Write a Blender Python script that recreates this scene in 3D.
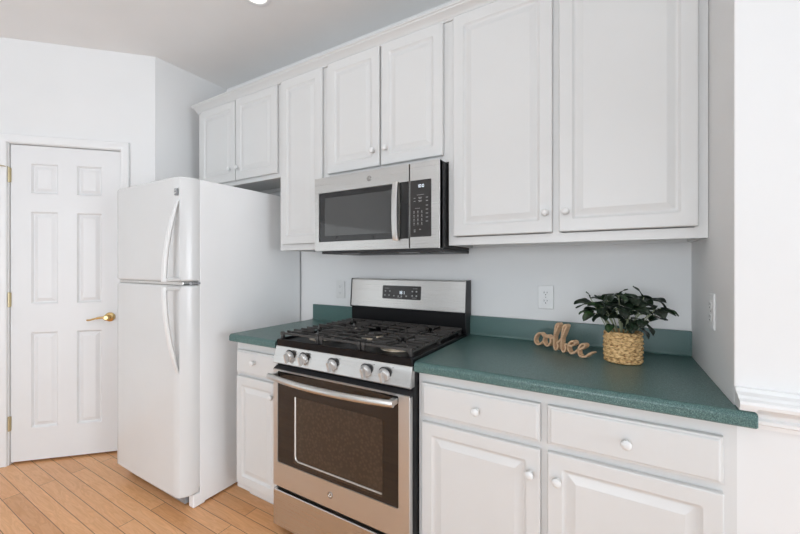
import bpy, bmesh, math, random
from mathutils import Vector, Matrix
from math import sin, cos, pi, radians as R
random.seed(7)
S = bpy.context.scene
COL = S.collection
for o in list(S.objects): bpy.data.objects.remove(o)

# ------------------------------------------------------------------ camera
cam_d = bpy.data.cameras.new('camera'); cam = bpy.data.objects.new('camera', cam_d); COL.objects.link(cam)
cam.location = (0, -1.8574, 1.2786)
cam.rotation_euler = (R(90), 0, R(30.37))
cam_d.sensor_width = 36; cam_d.lens = 362.54/800*36
cam_d.shift_y = -(267-265.59)/800
cam_d.clip_start = 0.02
S.camera = cam

# ------------------------------------------------------------------ light
S.view_settings.view_transform = 'Standard'
S.view_settings.look = 'None'
S.view_settings.exposure = 0.08
S.view_settings.gamma = 1.0
S.view_settings.use_curve_mapping = False
W = bpy.data.worlds.new('daylight'); S.world = W; W.use_nodes = True
bg = W.node_tree.nodes['Background']; bg.inputs[0].default_value = (0.93, 0.97, 1.0, 1); bg.inputs[1].default_value = 1.25

def area(name, loc, direction, sx, sy, power, col=(1, 1, 1)):
    l = bpy.data.lights.new(name, 'AREA'); l.shape = 'RECTANGLE'; l.size = sx; l.size_y = sy
    l.energy = power; l.color = col
    o = bpy.data.objects.new(name, l); COL.objects.link(o); o.location = loc
    o.rotation_euler = Vector(direction).to_track_quat('-Z', 'Y').to_euler()
    return o
# daylight coming in at the windows of the room behind the camera, and through the patio door to the right
area('window_daylight', (-2.35, -6.44, 1.35), (0.0, 1, 0.0), 1.3, 1.8, 1, (.92, .98, 1.05))
area('window_daylight', (-0.45, -6.44, 1.35), (0.0, 1, 0.0), 1.3, 1.8, 76, (.92, .98, 1.05))
area('window_daylight', (1.45, -6.44, 1.35), (0.0, 1, 0.0), 1.3, 1.8, 8, (.92, .98, 1.05))
area('patio_door_daylight', (5.44, -1.65, 1.15), (-1, 0.0, 0.0), 1.9, 2.0, 105, (.92, .98, 1.05))
# unseen fill light added to brighten the ceiling, no lamp stands there
area('ceiling_fill', (-.95, -2.25, 1.9), (0, 0, 1), .6, .6, 10, (.92, .97, 1.02))

# ------------------------------------------------------------------ materials
def mat(name, col, rough=.5, metal=0, spec=.5, coat=0, emit=None, estr=0):
    m = bpy.data.materials.new(name); m.use_nodes = True
    b = m.node_tree.nodes['Principled BSDF']
    b.inputs['Base Color'].default_value = (*col, 1); b.inputs['Roughness'].default_value = rough
    b.inputs['Metallic'].default_value = metal; b.inputs['Specular IOR Level'].default_value = spec
    b.inputs['Coat Weight'].default_value = coat
    if emit: b.inputs['Emission Color'].default_value = (*emit, 1); b.inputs['Emission Strength'].default_value = estr
    return m
def nt(m): return m.node_tree.nodes, m.node_tree.links, m.node_tree.nodes['Principled BSDF']
def coords(m, scale=(1, 1, 1), rot=(0, 0, 0)):
    n, l, b = nt(m)
    tc = n.new('ShaderNodeTexCoord'); mp = n.new('ShaderNodeMapping')
    mp.inputs['Scale'].default_value = scale; mp.inputs['Rotation'].default_value = rot
    l.new(tc.outputs['Object'], mp.inputs['Vector']); return mp.outputs['Vector']
def noise(m, vec, scale, detail=2, rough=.5):
    n, l, b = nt(m); t = n.new('ShaderNodeTexNoise'); t.inputs['Scale'].default_value = scale
    t.inputs['Detail'].default_value = detail; t.inputs['Roughness'].default_value = rough
    l.new(vec, t.inputs['Vector']); return t.outputs['Fac']
def ramp(m, fac, stops):
    n, l, b = nt(m); r = n.new('ShaderNodeValToRGB'); e = r.color_ramp.elements
    while len(e) < len(stops): e.new(.5)
    for i, (p, c) in enumerate(stops):
        e[i].position = p; e[i].color = (*c, 1) if len(c) == 3 else c
    l.new(fac, r.inputs['Fac']); return r.outputs['Color']
def bump(m, fac, strength, dist=.001):
    n, l, b = nt(m); t = n.new('ShaderNodeBump'); t.inputs['Strength'].default_value = strength
    t.inputs['Distance'].default_value = dist; l.new(fac, t.inputs['Height']); l.new(t.outputs['Normal'], b.inputs['Normal'])
def mixc(m, a, bb, fac, mode='MIX'):
    n, l, b = nt(m); t = n.new('ShaderNodeMix'); t.data_type = 'RGBA'; t.blend_type = mode
    for s, v in ((t.inputs['Factor'], fac), (t.inputs[6], a), (t.inputs[7], bb)):
        if hasattr(v, 'links'): l.new(v, s)
        else: s.default_value = v if not isinstance(v, tuple) else (*v, 1)
    return t.outputs[2]
def g3(v): return (v, v, v)

def painted(name, col, rough, sc=900, st=.05):
    m = mat(name, col, rough); v = coords(m); bump(m, noise(m, v, sc, 3), st, .0006)
    n, l, b = nt(m)
    c = ramp(m, noise(m, v, 3.0, 2), [(.3, tuple(x*.985 for x in col)), (.7, tuple(min(1, x*1.01) for x in col))])
    l.new(c, b.inputs['Base Color']); return m
M_wall = painted('wall_paint', (.805, .805, .80), .62, 500, .12)
M_ceil = painted('ceiling_paint', (.89, .885, .875), .8, 300, .15)
M_trim = painted('trim_paint', (.83, .83, .825), .35, 700, .03)
M_cab = painted('cabinet_white', (.69, .69, .68), .36, 700, .03)
M_cabin = painted('cabinet_inside', (.62, .55, .47), .6)
M_door = painted('door_paint', (.79, .79, .79), .4, 600, .06)
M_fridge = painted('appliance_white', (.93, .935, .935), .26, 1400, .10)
M_frdoor = painted('appliance_white_shaded', (.72, .725, .72), .24, 1400, .10)  # appliance white greyed down, the front's shade is put into the door colour
M_plast = mat('white_plastic', (.76, .76, .75), .32)
M_gasket = mat('pale_grey_rubber', (.72, .72, .72), .6)
M_plastg = mat('grey_plastic', (.30, .31, .32), .4)
M_gap = mat('dark_gap', (.02, .02, .02), .7)

def steel(name, col, rough, axis):
    m = mat(name, col, rough, 1.0); n, l, b = nt(m)
    sc = {'x': (1.5, 600, 600), 'z': (600, 600, 1.5), 'y': (600, 1.5, 600)}[axis]
    v = coords(m, sc); f = noise(m, v, 1.5, 2)
    l.new(ramp(m, f, [(.3, g3(rough-.01)), (.7, g3(rough+.02))]), b.inputs['Roughness'])
    tg = n.new('ShaderNodeTangent'); tg.direction_type = 'RADIAL'; tg.axis = 'Z'; l.new(tg.outputs[0], b.inputs['Tangent'])
    b.inputs['Anisotropic'].default_value = .6; b.inputs['Anisotropic Rotation'].default_value = .25
    l.new(ramp(m, f, [(.25, tuple(x*.985 for x in col)), (.75, tuple(min(1, x*1.01) for x in col))]), b.inputs['Base Color'])
    return m
M_steel = steel('brushed_steel', (.62, .612, .595), .28, 'x')
M_steelv = steel('brushed_steel_upright', (.66, .658, .645), .34, 'x')
M_knob = mat('satin_knob_metal', (.62, .62, .61), .30, .55)
M_chrome = mat('polished_steel', (.75, .74, .72), .18, 1.0)
M_blackg = mat('black_glass', (.012, .011, .011), .04, 0, .6)
M_black = mat('black_enamel', (.008, .008, .009), .34, 0, .18)
M_blackm = mat('black_plastic', (.02, .02, .022), .45)
M_iron = mat('cast_iron', (.045, .041, .038), .42)
bump(M_iron, noise(M_iron, coords(M_iron), 500, 3), .25, .0006)
M_burner = mat('burner_aluminium', (.72, .66, .56), .30, 1.0)
M_brass = mat('brass', (.72, .52, .24), .2, 1.0)
M_brassd = mat('dull_brass', (.55, .47, .30), .35, 1.0)
M_ink = mat('panel_print', (.34, .34, .33), .5)
M_led = mat('lit_display', (.5, .55, .6), .5, emit=(.85, .92, 1.0), estr=.9)
M_lamp = mat('lamp_lens', (.9, .9, .9), .5, emit=(1, .96, .9), estr=.75)
M_panelg = mat('control_panel_black', (.030, .027, .026), .16)
M_glass = mat('window_glass', (1, 1, 1), 0.0); M_glass.node_tree.nodes['Principled BSDF'].inputs['Transmission Weight'].default_value = 1.0
M_glass.node_tree.nodes['Principled BSDF'].inputs['IOR'].default_value = 1.05

# oven window: dark glass over a fine brownish screen of dots
M_oven = mat('oven_window_screen', (.05, .035, .025), .12, 0, .6); n, l, b = nt(M_oven)
v = coords(M_oven, (1, 1, 1)); vt = n.new('ShaderNodeTexVoronoi'); vt.inputs['Scale'].default_value = 70; l.new(v, vt.inputs['Vector'])
l.new(ramp(M_oven, vt.outputs['Distance'], [(.15, (.060, .042, .030)), (.6, (.038, .027, .020))]), b.inputs['Base Color'])
M_mwwin = mat('microwave_window_screen', (.035, .035, .033), .04, 0, 1.0)

# floor: narrow oak strips running along X
M_bounce = painted('grey_bounce_sheet', (.66, .665, .68), .95, 400, .5)  # neutral grey for the bounce sheet added behind the camera
M_floor = mat('oak_floor', (.6, .35, .2), .28, 0, .5, .0); n, l, b = nt(M_floor)
tc = n.new('ShaderNodeTexCoord'); mp = n.new('ShaderNodeMapping'); l.new(tc.outputs['Object'], mp.inputs['Vector'])
mp.inputs['Location'].default_value = (.37, 1.029+.0735*40, 0)
br = n.new('ShaderNodeTexBrick'); l.new(mp.outputs['Vector'], br.inputs['Vector'])
br.offset = .37; br.offset_frequency = 2; br.squash = 1
for k, val in (('Scale', 1), ('Mortar Size', .0015), ('Mortar Smooth', .3), ('Bias', -.1), ('Brick Width', 1.25), ('Row Height', .0735)): br.inputs[k].default_value = val
br.inputs['Color1'].default_value = (0, 0, 0, 1); br.inputs['Color2'].default_value = (1, 1, 1, 1); br.inputs['Mortar'].default_value = (.5, .5, .5, 1)
sep = n.new('ShaderNodeSeparateXYZ'); l.new(mp.outputs['Vector'], sep.inputs[0])
# every strip samples another piece of grain
addv = n.new('ShaderNodeVectorMath'); addv.operation = 'ADD'
sc = n.new('ShaderNodeVectorMath'); sc.operation = 'SCALE'; sc.inputs['Scale'].default_value = 7.3
l.new(br.outputs['Color'], sc.inputs[0]); l.new(mp.outputs['Vector'], addv.inputs[0]); l.new(sc.outputs[0], addv.inputs[1])
st = n.new('ShaderNodeMapping'); st.inputs['Scale'].default_value = (1.6, 14, 1); l.new(addv.outputs[0], st.inputs['Vector'])
wv = n.new('ShaderNodeTexNoise'); wv.inputs['Scale'].default_value = 2.2; wv.inputs['Detail'].default_value = 4; wv.inputs['Distortion'].default_value = 1.6
l.new(st.outputs['Vector'], wv.inputs['Vector'])
fi = n.new('ShaderNodeMapping'); fi.inputs['Scale'].default_value = (6, 220, 1); l.new(addv.outputs[0], fi.inputs['Vector'])
fn = n.new('ShaderNodeTexNoise'); fn.inputs['Scale'].default_value = 1.0; fn.inputs['Detail'].default_value = 3; l.new(fi.outputs['Vector'], fn.inputs['Vector'])
base = ramp(M_floor, br.outputs['Color'], [(0, (.76, .395, .185)), (.35, (.86, .465, .225)), (.7, (.90, .505, .250)), (1, (.80, .425, .205))])
gr = ramp(M_floor, wv.outputs['Fac'], [(.3, (.84, .74, .62)), (.5, (1, 1, 1)), (.55, (.86, .78, .68)), (.7, (1.06, 1.05, 1.02))])
c1 = mixc(M_floor, base, gr, .75, 'MULTIPLY')
fg = ramp(M_floor, fn.outputs['Fac'], [(.3, (.90, .86, .82)), (.6, (1, 1, 1))])
c2 = mixc(M_floor, c1, fg, .5, 'MULTIPLY')
c3 = mixc(M_floor, c2, (.13, .055, .025), br.outputs['Fac'])
l.new(c3, b.inputs['Base Color'])
bp_ = n.new('ShaderNodeBump'); bp_.invert = True; bp_.inputs['Strength'].default_value = .3; bp_.inputs['Distance'].default_value = .001
l.new(br.outputs['Fac'], bp_.inputs['Height']); l.new(bp_.outputs['Normal'], b.inputs['Normal'])

# green speckled laminate
M_green = mat('green_laminate', (.05, .14, .12), .33); n, l, b = nt(M_green)
v = coords(M_green)
f1 = noise(M_green, v, 430, 2, .7)
cg = ramp(M_green, f1, [(.34, (.026, .066, .061)), (.46, (.056, .122, .113)), (.58, (.096, .180, .168)), (.72, (.21, .32, .30))])
l.new(cg, b.inputs['Base Color']); bump(M_green, noise(M_green, v, 600, 2), .12, .0005)

M_wood = mat('light_cut_wood', (.62, .38, .2), .55); n, l, b = nt(M_wood)
v = coords(M_wood, (60, 60, 260)); l.new(ramp(M_wood, noise(M_wood, v, 1, 3), [(.3, (.60, .37, .21)), (.7, (.76, .52, .33))]), b.inputs['Base Color'])
M_bask = mat('woven_seagrass', (.62, .42, .2), .7); n, l, b = nt(M_bask)
v = coords(M_bask, (60, 60, 200)); l.new(ramp(M_bask, noise(M_bask, v, 1.6, 4), [(.34, (.20, .09, .03)), (.47, (.66, .41, .17)), (.72, (.88, .64, .35))]), b.inputs['Base Color'])
M_leaf = mat('dark_green_leaf', (.02, .05, .02), .38); n, l, b = nt(M_leaf)
v = coords(M_leaf); l.new(ramp(M_leaf, noise(M_leaf, v, 14, 2), [(.35, (.009, .016, .010)), (.58, (.014, .030, .014)), (.78, (.030, .085, .020))]), b.inputs['Base Color'])
M_stem = mat('pale_green_stem', (.33, .36, .22), .6)
M_soil = mat('potting_soil', (.03, .02, .015), .9)

# ------------------------------------------------------------------ mesh helpers
def merge(bm, tmp, mtx=None):
    if mtx is not None: tmp.transform(mtx)
    me = bpy.data.meshes.new('t'); tmp.to_mesh(me); tmp.free(); bm.from_mesh(me); bpy.data.meshes.remove(me)
def box(bm, x0, x1, y0, y1, z0, z1, bev=0, seg=2, mtx=None):
    t = bmesh.new(); bmesh.ops.create_cube(t, size=1)
    for v in t.verts: v.co = Vector(((x0+x1)/2+v.co.x*(x1-x0), (y0+y1)/2+v.co.y*(y1-y0), (z0+z1)/2+v.co.z*(z1-z0)))
    if bev: bmesh.ops.bevel(t, geom=t.edges[:], offset=bev, segments=seg, profile=.5, affect='EDGES')
    merge(bm, t, mtx)
def loft(bm, loops, cap0=True, cap1=True, closed=True, mtx=None):
    t = bmesh.new(); rings = [[t.verts.new(p) for p in lp] for lp in loops]
    n_ = len(rings[0])
    for a, b_ in zip(rings, rings[1:]):
        for i in range(n_ if closed else n_-1):
            j = (i+1) % n_
            try: t.faces.new((a[i], a[j], b_[j], b_[i]))
            except ValueError: pass
    if cap0: t.faces.new(rings[0][::-1])
    if cap1: t.faces.new(rings[-1])
    bmesh.ops.recalc_face_normals(t, faces=t.faces[:]); merge(bm, t, mtx)
def rrect(x0, x1, z0, z1, r, y, n_=5):
    r = max(1e-5, min(r, (x1-x0)/2-1e-5, (z1-z0)/2-1e-5)); pts = []
    for cx_, cz_, a0 in ((x1-r, z1-r, 0), (x0+r, z1-r, 90), (x0+r, z0+r, 180), (x1-r, z0+r, 270)):
        for k in range(n_):
            a = R(a0+90*k/(n_-1)); pts.append((cx_+r*cos(a), y, cz_+r*sin(a)))
    return pts
def panel_loops(bm, x0, x1, z0, z1, loops, mtx=None):     # loops: (inset, y, corner radius)
    loft(bm, [rrect(x0+i, x1-i, z0+i, z1-i, r, y) for i, y, r in loops], mtx=mtx)
def lathe(bm, prof, origin, axis='z', seg=24, mtx=None, cap=True):
    loops = []
    for r_, h in prof:
        lp = []
        for k in range(seg):
            a = 2*pi*k/seg; u, w = max(r_, 1e-5)*cos(a), max(r_, 1e-5)*sin(a)
            lp.append({'z': (u, w, h), 'y': (u, h, w), 'x': (h, u, w)}[axis])
        loops.append([(p[0]+origin[0], p[1]+origin[1], p[2]+origin[2]) for p in lp])
    loft(bm, loops, cap, cap, mtx=mtx)
def tube(bm, pts, r, seg=8, sx=1, sz=1, cap=True, up=(0, 0, 1), mtx=None):
    pts = [Vector(p) for p in pts]; loops = []
    for i, p in enumerate(pts):
        t = (pts[min(i+1, len(pts)-1)]-pts[max(i-1, 0)]).normalized(); u = Vector(up)
        if abs(t.dot(u)) > .95: u = Vector((1, 0, 0))
        s = t.cross(u).normalized(); w = s.cross(t).normalized()
        rr = r[i] if isinstance(r, (list, tuple)) else r
        loops.append([tuple(p+s*cos(2*pi*k/seg)*rr*sx+w*sin(2*pi*k/seg)*rr*sz) for k in range(seg)])
    loft(bm, loops, cap, cap, mtx=mtx)
def extrude_x(bm, prof, x0, x1, nx=1):                        # prof = closed list of (y,z)
    loft(bm, [[(x0+(x1-x0)*k/nx, y, z) for y, z in prof] for k in range(nx+1)])
def smooth_path(pts, n_=6):
    pts = [Vector(p) for p in pts]; out = []
    for i in range(len(pts)-1):
        p0, p1, p2, p3 = pts[max(i-1, 0)], pts[i], pts[i+1], pts[min(i+2, len(pts)-1)]
        for k in range(n_):
            t = k/n_
            out.append(.5*((2*p1)+(p2-p0)*t+(2*p0-5*p1+4*p2-p3)*t*t+(3*p1-p0-3*p2+p3)*t**3))
    out.append(pts[-1]); return out

def obj(name, bm, m, parent=None, root=None, ang=35, wn=True):
    """one mesh object; world-space geometry is shifted so its origin sits at root (or at the parent's base)"""
    org = Vector((0, 0, 0))
    r = parent
    while r is not None and r.parent is not None: r = r.parent
    if r is not None: org = Vector(r.location) if r.type == 'EMPTY' else Vector(r.location)
    elif root is not None: org = Vector(root)
    bmesh.ops.translate(bm, verts=bm.verts[:], vec=-org)
    me = bpy.data.meshes.new(name); bm.to_mesh(me); bm.free()
    for mm in (m if isinstance(m, (list, tuple)) else [m]): me.materials.append(mm)
    me.polygons.foreach_set('use_smooth', [True]*len(me.polygons)); me.set_sharp_from_angle(angle=R(ang))
    o = bpy.data.objects.new(name, me); COL.objects.link(o)
    if parent is not None: o.parent = parent
    else: o.location = org
    if wn:
        w_ = o.modifiers.new('face weighted normals', 'WEIGHTED_NORMAL'); w_.keep_sharp = True; w_.weight = 100
    return o
def thing(name, label, cat, loc, group=None):
    o = bpy.data.objects.new(name, None); COL.objects.link(o); o.location = loc; o.empty_display_size = .1
    o['label'] = label; o['category'] = cat
    if group: o['group'] = group
    return o
def tag(o, label, cat, group=None):
    o['label'] = label; o['category'] = cat
    if group: o['group'] = group
    return o
def struct(name, bm, m, label, cat, parent=None, ang=35):
    o = obj(name, bm, m, parent, ang=ang)
    if parent is None: o['kind'] = 'structure'; o['label'] = label; o['category'] = cat
    return o
def B(): return bmesh.new()

# ------------------------------------------------------------------ the room
CH = 2.732                      # ceiling height
XR = .275                      # side wall at the right end of the counter
YE = -.594                     # front face of the wall that carries the chair rail
XL = -2.744                    # short wall left of the fridge
bm = B(); box(bm, -4.3, 5.6, -6.6, .12, -.08, 0); struct('floor', bm, M_floor, 'warm oak strip floor running along the cabinets', 'floor')
bm = B(); box(bm, -4.3, 5.6, -6.6, .12, CH, CH+.1); struct('ceiling', bm, M_ceil, 'plain pale grey flat ceiling', 'ceiling')
bm = B(); box(bm, XL-.02, XR+.02, 0, .12, 0, CH); struct('wall_back', bm, M_wall, 'white wall behind the cooker and counters', 'wall')
bm = B(); box(bm, XR, 5.6, YE, .12, 0, CH, .004); struct('wall_right', bm, M_wall, 'white wall end with chair rail beside the green counter', 'wall')
bm = B(); box(bm, XL-.1, XL, -.543, .12, 0, CH); struct('wall_left', bm, M_wall, 'narrow white wall beside the refrigerator', 'wall')

bm = B(); box(bm, -4.15, 5.45, -6.45, -2.9, .0005, .012); box(bm, 1.3, 5.45, -2.9, YE-.002, .0005, .012); struct('floor_bounce', bm, M_bounce, 'unseen pale grey sheet added over the floor to bounce neutral light', 'bounce sheet')  # added out of view so the floor bounces less warm light
# diagonal wall with the six panel door. local frame: s along the wall, n out of the wall
T = Vector((.70711, .70711, 0)); NV = Vector((.70711, -.70711, 0))
DM = Matrix(((T.x, -NV.x, 0, NV.x*-1.56+T.x*.013), (T.y, -NV.y, 0, NV.y*-1.56+T.y*.013), (0, 0, 1, 0), (0, 0, 0, 1)))   # local x = s, local y = into the wall, wall face at y = 0
D0, D1, DZ = -3.158, -2.549, 2.058
bm = B()
box(bm, -3.75, D0-.012, 0, .12, 0, CH, mtx=DM); box(bm, D1+.012, -2.337, 0, .12, 0, CH, mtx=DM); box(bm, D0-.012, D1+.012, 0, .12, DZ+.012, CH, mtx=DM)
struct('wall_diagonal', bm, M_wall, 'angled white wall around the panelled door', 'wall')
bm = B(); box(bm, -4.0, -2.3, .115, .16, 0, CH, mtx=DM); struct('wall_closet', bm, M_wall, 'wall closing the space behind the panelled door', 'wall')
# casing with a moulded profile, mitred
def casing():
    bm = B(); w = .050
    prof = [(0, 0), (0, -.010), (.005, -.013), (.014, -.011), (.026, -.015), (.038, -.019), (.046, -.018), (w, -.013), (w, 0)]   # (outwards from opening, y)
    o0, o1, oz = D0-.008, D1+.008, DZ+.008
    loops = []
    for kind in range(4):
        lp = []
        for a, y in prof:
            lp.append({0: (o0-a, y, 0), 1: (o0-a, y, oz+a), 2: (o1+a, y, oz+a), 3: (o1+a, y, 0)}[kind])
        loops.append(lp)
    loft(bm, loops, mtx=DM)
    # jambs
    box(bm, D0-.012, D0-.003, -.0, .10, 0, DZ+.010, mtx=DM); box(bm, D1+.003, D1+.012, 0, .10, 0, DZ+.010, mtx=DM); box(bm, D0-.012, D1+.012, 0, .10, DZ+.004, DZ+.012, mtx=DM)
    return bm
struct('trim_1', casing(), M_trim, 'white moulded casing around the panelled door', 'door casing')
d = thing('door_1', 'white six panel door with brass lever handle in the angled wall', 'door', tuple(DM @ Vector(((D0+D1)/2, .035, 0))))
d['kind'] = 'structure'
# slab built as stiles, rails and six raised panels
bm = B(); F_ = .012; Bk = .047
cols = [(D0, -3.052), (-2.906, -2.803), (-2.660, D1)]; rows = [(.014, .222), (.845, 1.028), (1.630, 1.747), (1.944, DZ)]
pc = [(-3.052, -2.906), (-2.803, -2.660)]; pr = [(.222, .845), (1.028, 1.630), (1.747, 1.944)]
for a, c in cols: box(bm, a, c, F_, Bk, .014, DZ, mtx=DM)
for a, c in rows:
    for p, q in pc: box(bm, p, q, F_, Bk, a, c, mtx=DM)
for p, q in pc:
    for a, c in pr:
        panel_loops(bm, p, q, a, c, [(0, Bk, .0005), (0, F_, .0005), (.002, F_+.001, .001), (.010, F_+.012, .001), (.015, F_+.0125, .001), (.036, F_+.003, .001), (.038, F_+.0022, .001)], mtx=DM)
obj('door_panel', bm, M_door, d, ang=20)
hd = B(); hx, hz = -2.612, .930
lathe(hd, [(.031, F_), (.031, F_-.004), (.027, F_-.009), (.016, F_-.013), (.0125, F_-.020), (.0125, F_-.036), (.018, F_-.040), (.019, F_-.050), (.012, F_-.056)], (hx, 0, hz), 'y', 28, DM)
tube(hd, smooth_path([(hx, F_-.046, hz), (hx-.03, F_-.047, hz+.002), (hx-.065, F_-.046, hz-.004), (hx-.095, F_-.044, hz-.012), (hx-.113, F_-.040, hz-.013)]), [.009]+[.0078]*10+[.0062]*14, 10, mtx=DM)
tmp = obj('lever_handle', hd, M_brass, d); tmp['label'] = 'polished brass lever handle'
for z in (1.86, 1.06, .265):
    hb = B(); lathe(hb, [(.0045, z-.048), (.0065, z-.046), (.0065, z+.046), (.0045, z+.048)], (D0-.004, .004, 0), 'z', 12, DM)
    box(hb, D0-.010, D0+.004, .006, .0115, z-.045, z+.045, mtx=DM)
    h = obj('hinge', hb, M_brassd, d); h['label'] = 'small brass hinge'
    if z > 1.5:
        sb = B(); tube(sb, [tuple(DM @ Vector(p)) for p in [(D0-.004, .002, z+.048), (D0-.018, -.018, z+.050), (D0-.038, -.028, z+.050)]], .003, 8)
        lathe(sb, [(.004, -.036), (.007, -.034), (.007, -.026), (.004, -.024)], (D0-.038, 0, z+.05), 'y', 12, DM)
        obj('hinge_stop', sb, M_brassd, h)

# chair rail on the right wall
def rail_prof(y, z0):
    return [(y, z0), (y-.012, z0), (y-.014, z0+.010), (y-.020, z0+.014), (y-.020, z0+.022), (y-.013, z0+.027), (y-.015, z0+.036), (y-.024, z0+.046), (y-.038, z0+.052),
            (y-.048, z0+.058), (y-.050, z0+.066), (y-.047, z0+.073), (y-.034, z0+.077), (y-.028, z0+.083), (y-.013, z0+.088), (y-.008, z0+.096), (y, z0+.098)]
bm = B(); extrude_x(bm, rail_prof(YE, .866), XR+.034, 5.48)
struct('trim_2', bm, M_trim, 'white moulded chair rail on the right wall', 'chair rail', ang=25)
# short end of the chair rail above the counter, scribed to the wall corner
bm = B(); pr_ = [p for p in rail_prof(YE, .866) if p[1] >= .919]; extrude_x(bm, [(YE, .9155), (YE-.044, .9155)]+pr_, XR+.001, XR+.034)
struct('trim_3', bm, M_trim, 'end of the chair rail where it meets the green counter', 'chair rail', ang=25)

# the rest of the room behind the camera
bm = B(); box(bm, -4.3, -3.75, -1.62, -1.44, 0, CH); [box(bm, -4.3, -4.18, a, b_, e, f) for a, b_, e, f in ((-6.6, -6.2, 0, CH), (-2.75, -1.5, 0, CH), (-6.2, -2.75, 2.05, CH), (-6.2, -2.75, 0, .06))]; struct('wall_far_left', bm, M_wall, 'white side wall left of the kitchen', 'wall')
def wall_with_openings(name, along, fixed0, fixed1, a0, a1, ops, label):
    bm = B(); xs = a0
    def bb(p, q, z0, z1):
        if along == 'x': box(bm, p, q, fixed0, fixed1, z0, z1)
        else: box(bm, fixed0, fixed1, p, q, z0, z1)
    for p, q, z0, z1 in ops:
        bb(xs, p, 0, CH); bb(p, q, 0, z0); bb(p, q, z1, CH); xs = q
    bb(xs, a1, 0, CH); struct(name, bm, M_wall, label, 'wall')
ops = [(-3.05, -1.65, .40, 2.30), (-1.15, .25, .40, 2.30), (.75, 2.15, .40, 2.30)]
wall_with_openings('wall_front', 'x', -6.6, -6.48, -4.3, 5.6, ops, 'white wall with three tall windows opposite the kitchen')
ops2 = [(-2.65, -.68, .1, 2.2)]
wall_with_openings('wall_far_right', 'y', 5.48, 5.6, -6.6, YE, ops2, 'white wall with a glazed patio door opening')
def window(n_, along, fx, p, q, z0, z1):
    bm = B()
    def bb(a, c, e, f, d0=-.02, d1=.03):
        if along == 'x': box(bm, a, c, fx+d0, fx+d1, e, f)
        else: box(bm, fx+d0, fx+d1, a, c, e, f)
    w = .05; m_ = (z0+z1)/2
    bb(p, p+w, z0, z1); bb(q-w, q, z0, z1); bb(p, q, z0, z0+w); bb(p, q, z1-w, z1); bb(p, q, m_-.025, m_+.025)
    k = 3
    for i in range(1, k): bb(p+(q-p)*i/k-.01, p+(q-p)*i/k+.01, z0, z1, -.005, .015)
    o = struct('window_%d' % n_, bm, M_trim, 'white sash window facing the kitchen, number %d along the wall' % n_, 'window')
    g = B()
    if along == 'x': box(g, p+w, q-w, fx, fx+.004, z0+w, z1-w)
    else: box(g, fx, fx+.004, p+w, q-w, z0+w, z1-w)
    obj('pane', g, M_glass, o)
for i, (p, q, z0, z1) in enumerate(ops): window(i+1, 'x', -6.56, p, q, z0, z1)
window(4, 'y', 5.55, *ops2[0])
window(5, 'y', -4.24, -6.2, -2.75, .06, 2.05)

# ------------------------------------------------------------------ cabinet pieces
def raised_door(x0, x1, z0, z1, yb, yf, fr=.050):
    bm = B()
    panel_loops(bm, x0, x1, z0, z1, [(0, yb, .002), (0, yf+.006, .002), (.0015, yf+.0025, .003), (.005, yf, .004), (fr-.004, yf, .008),
        (fr-.001, yf+.0015, .010), (fr+.003, yf+.0065, .008), (fr+.008, yf+.0085, .005), (fr+.013, yf+.0085, .003), (fr+.034, yf+.0022, .002), (fr+.037, yf+.0010, .002)])
    return bm
def slab_front(x0, x1, z0, z1, yb, yf):
    bm = B()
    panel_loops(bm, x0, x1, z0, z1, [(0, yb, .002), (0, yf+.008, .002), (.002, yf+.005, .003), (.007, yf+.0045, .003), (.010, yf+.001, .003), (.014, yf, .003)])
    return bm
def knob(x, z, yf, parent):
    bm = B(); lathe(bm, [(.0085, yf), (.0075, yf-.003), (.0055, yf-.008), (.0065, yf-.012), (.0115, yf-.015), (.0142, yf-.020), (.0138, yf-.025), (.0098, yf-.029), (.004, yf-.0305)], (x, 0, z), 'y', 20)
    return obj('knob', bm, M_plast, parent)
UY, UF, UD = -.002, -.305, -.325          # wall, face frame, door face
def wall_cab(label, x0, x1, z0, z1, doors, hang='pair', group='white wall cabinets'):
    t = thing('wall_cabinet', label, 'cabinet', ((x0+x1)/2, UY, z0), group)
    bm = B()
    th = .016; g = .0001
    box(bm, x0+g, x0+th, UY, UF+.019, z0, z1); box(bm, x1-th, x1-g, UY, UF+.019, z0, z1)
    box(bm, x0+th, x1-th, UY, UF+.019, z0+.022, z0+.038); box(bm, x0+th, x1-th, UY, UF+.019, z1-th, z1)
    box(bm, x0+th, x1-th, UY, UY-.006, z0+.03, z1-th)
    box(bm, x0+th, x1-th, UY-.006, UY-.022, z0, z0+.022)
    obj('cabinet_box', bm, M_cab, t)
    fb = B(); sw = .036
    box(fb, x0+g, x0+sw, UF, UF+.019, z0, z1); box(fb, x1-sw, x1-g, UF, UF+.019, z0, z1)
    box(fb, x0+sw, x1-sw, UF, UF+.019, z0, z0+.036); box(fb, x0+sw, x1-sw, UF, UF+.019, z1-.05, z1)
    if len(doors) == 2: mx = (doors[0][1]+doors[1][0])/2; box(fb, mx-.02, mx+.02, UF, UF+.019, z0+.036, z1-.05)
    obj('face_frame', fb, M_cab, t)
    for i, (a, c, e, f, kx, kz) in enumerate(doors):
        dd = obj('door', raised_door(a, c, e, f, UF-.0015, UD), M_cab, t)
        if kx is not None: knob(kx, kz, UD, dd)
    return t
ZT = 2.438
wall_cab('white two door wall cabinet above the refrigerator', -2.620, -1.7605, 1.822, ZT, [(-2.575, -2.181, 1.848, 2.384, -2.222, 1.925), (-2.172, -1.775, 1.848, 2.386, -2.135, 1.925)])
wall_cab('tall narrow one door white wall cabinet left of the microwave', -1.7605, -1.397, 1.371, ZT, [(-1.737, -1.409, 1.406, 2.392, None, None)])
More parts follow.
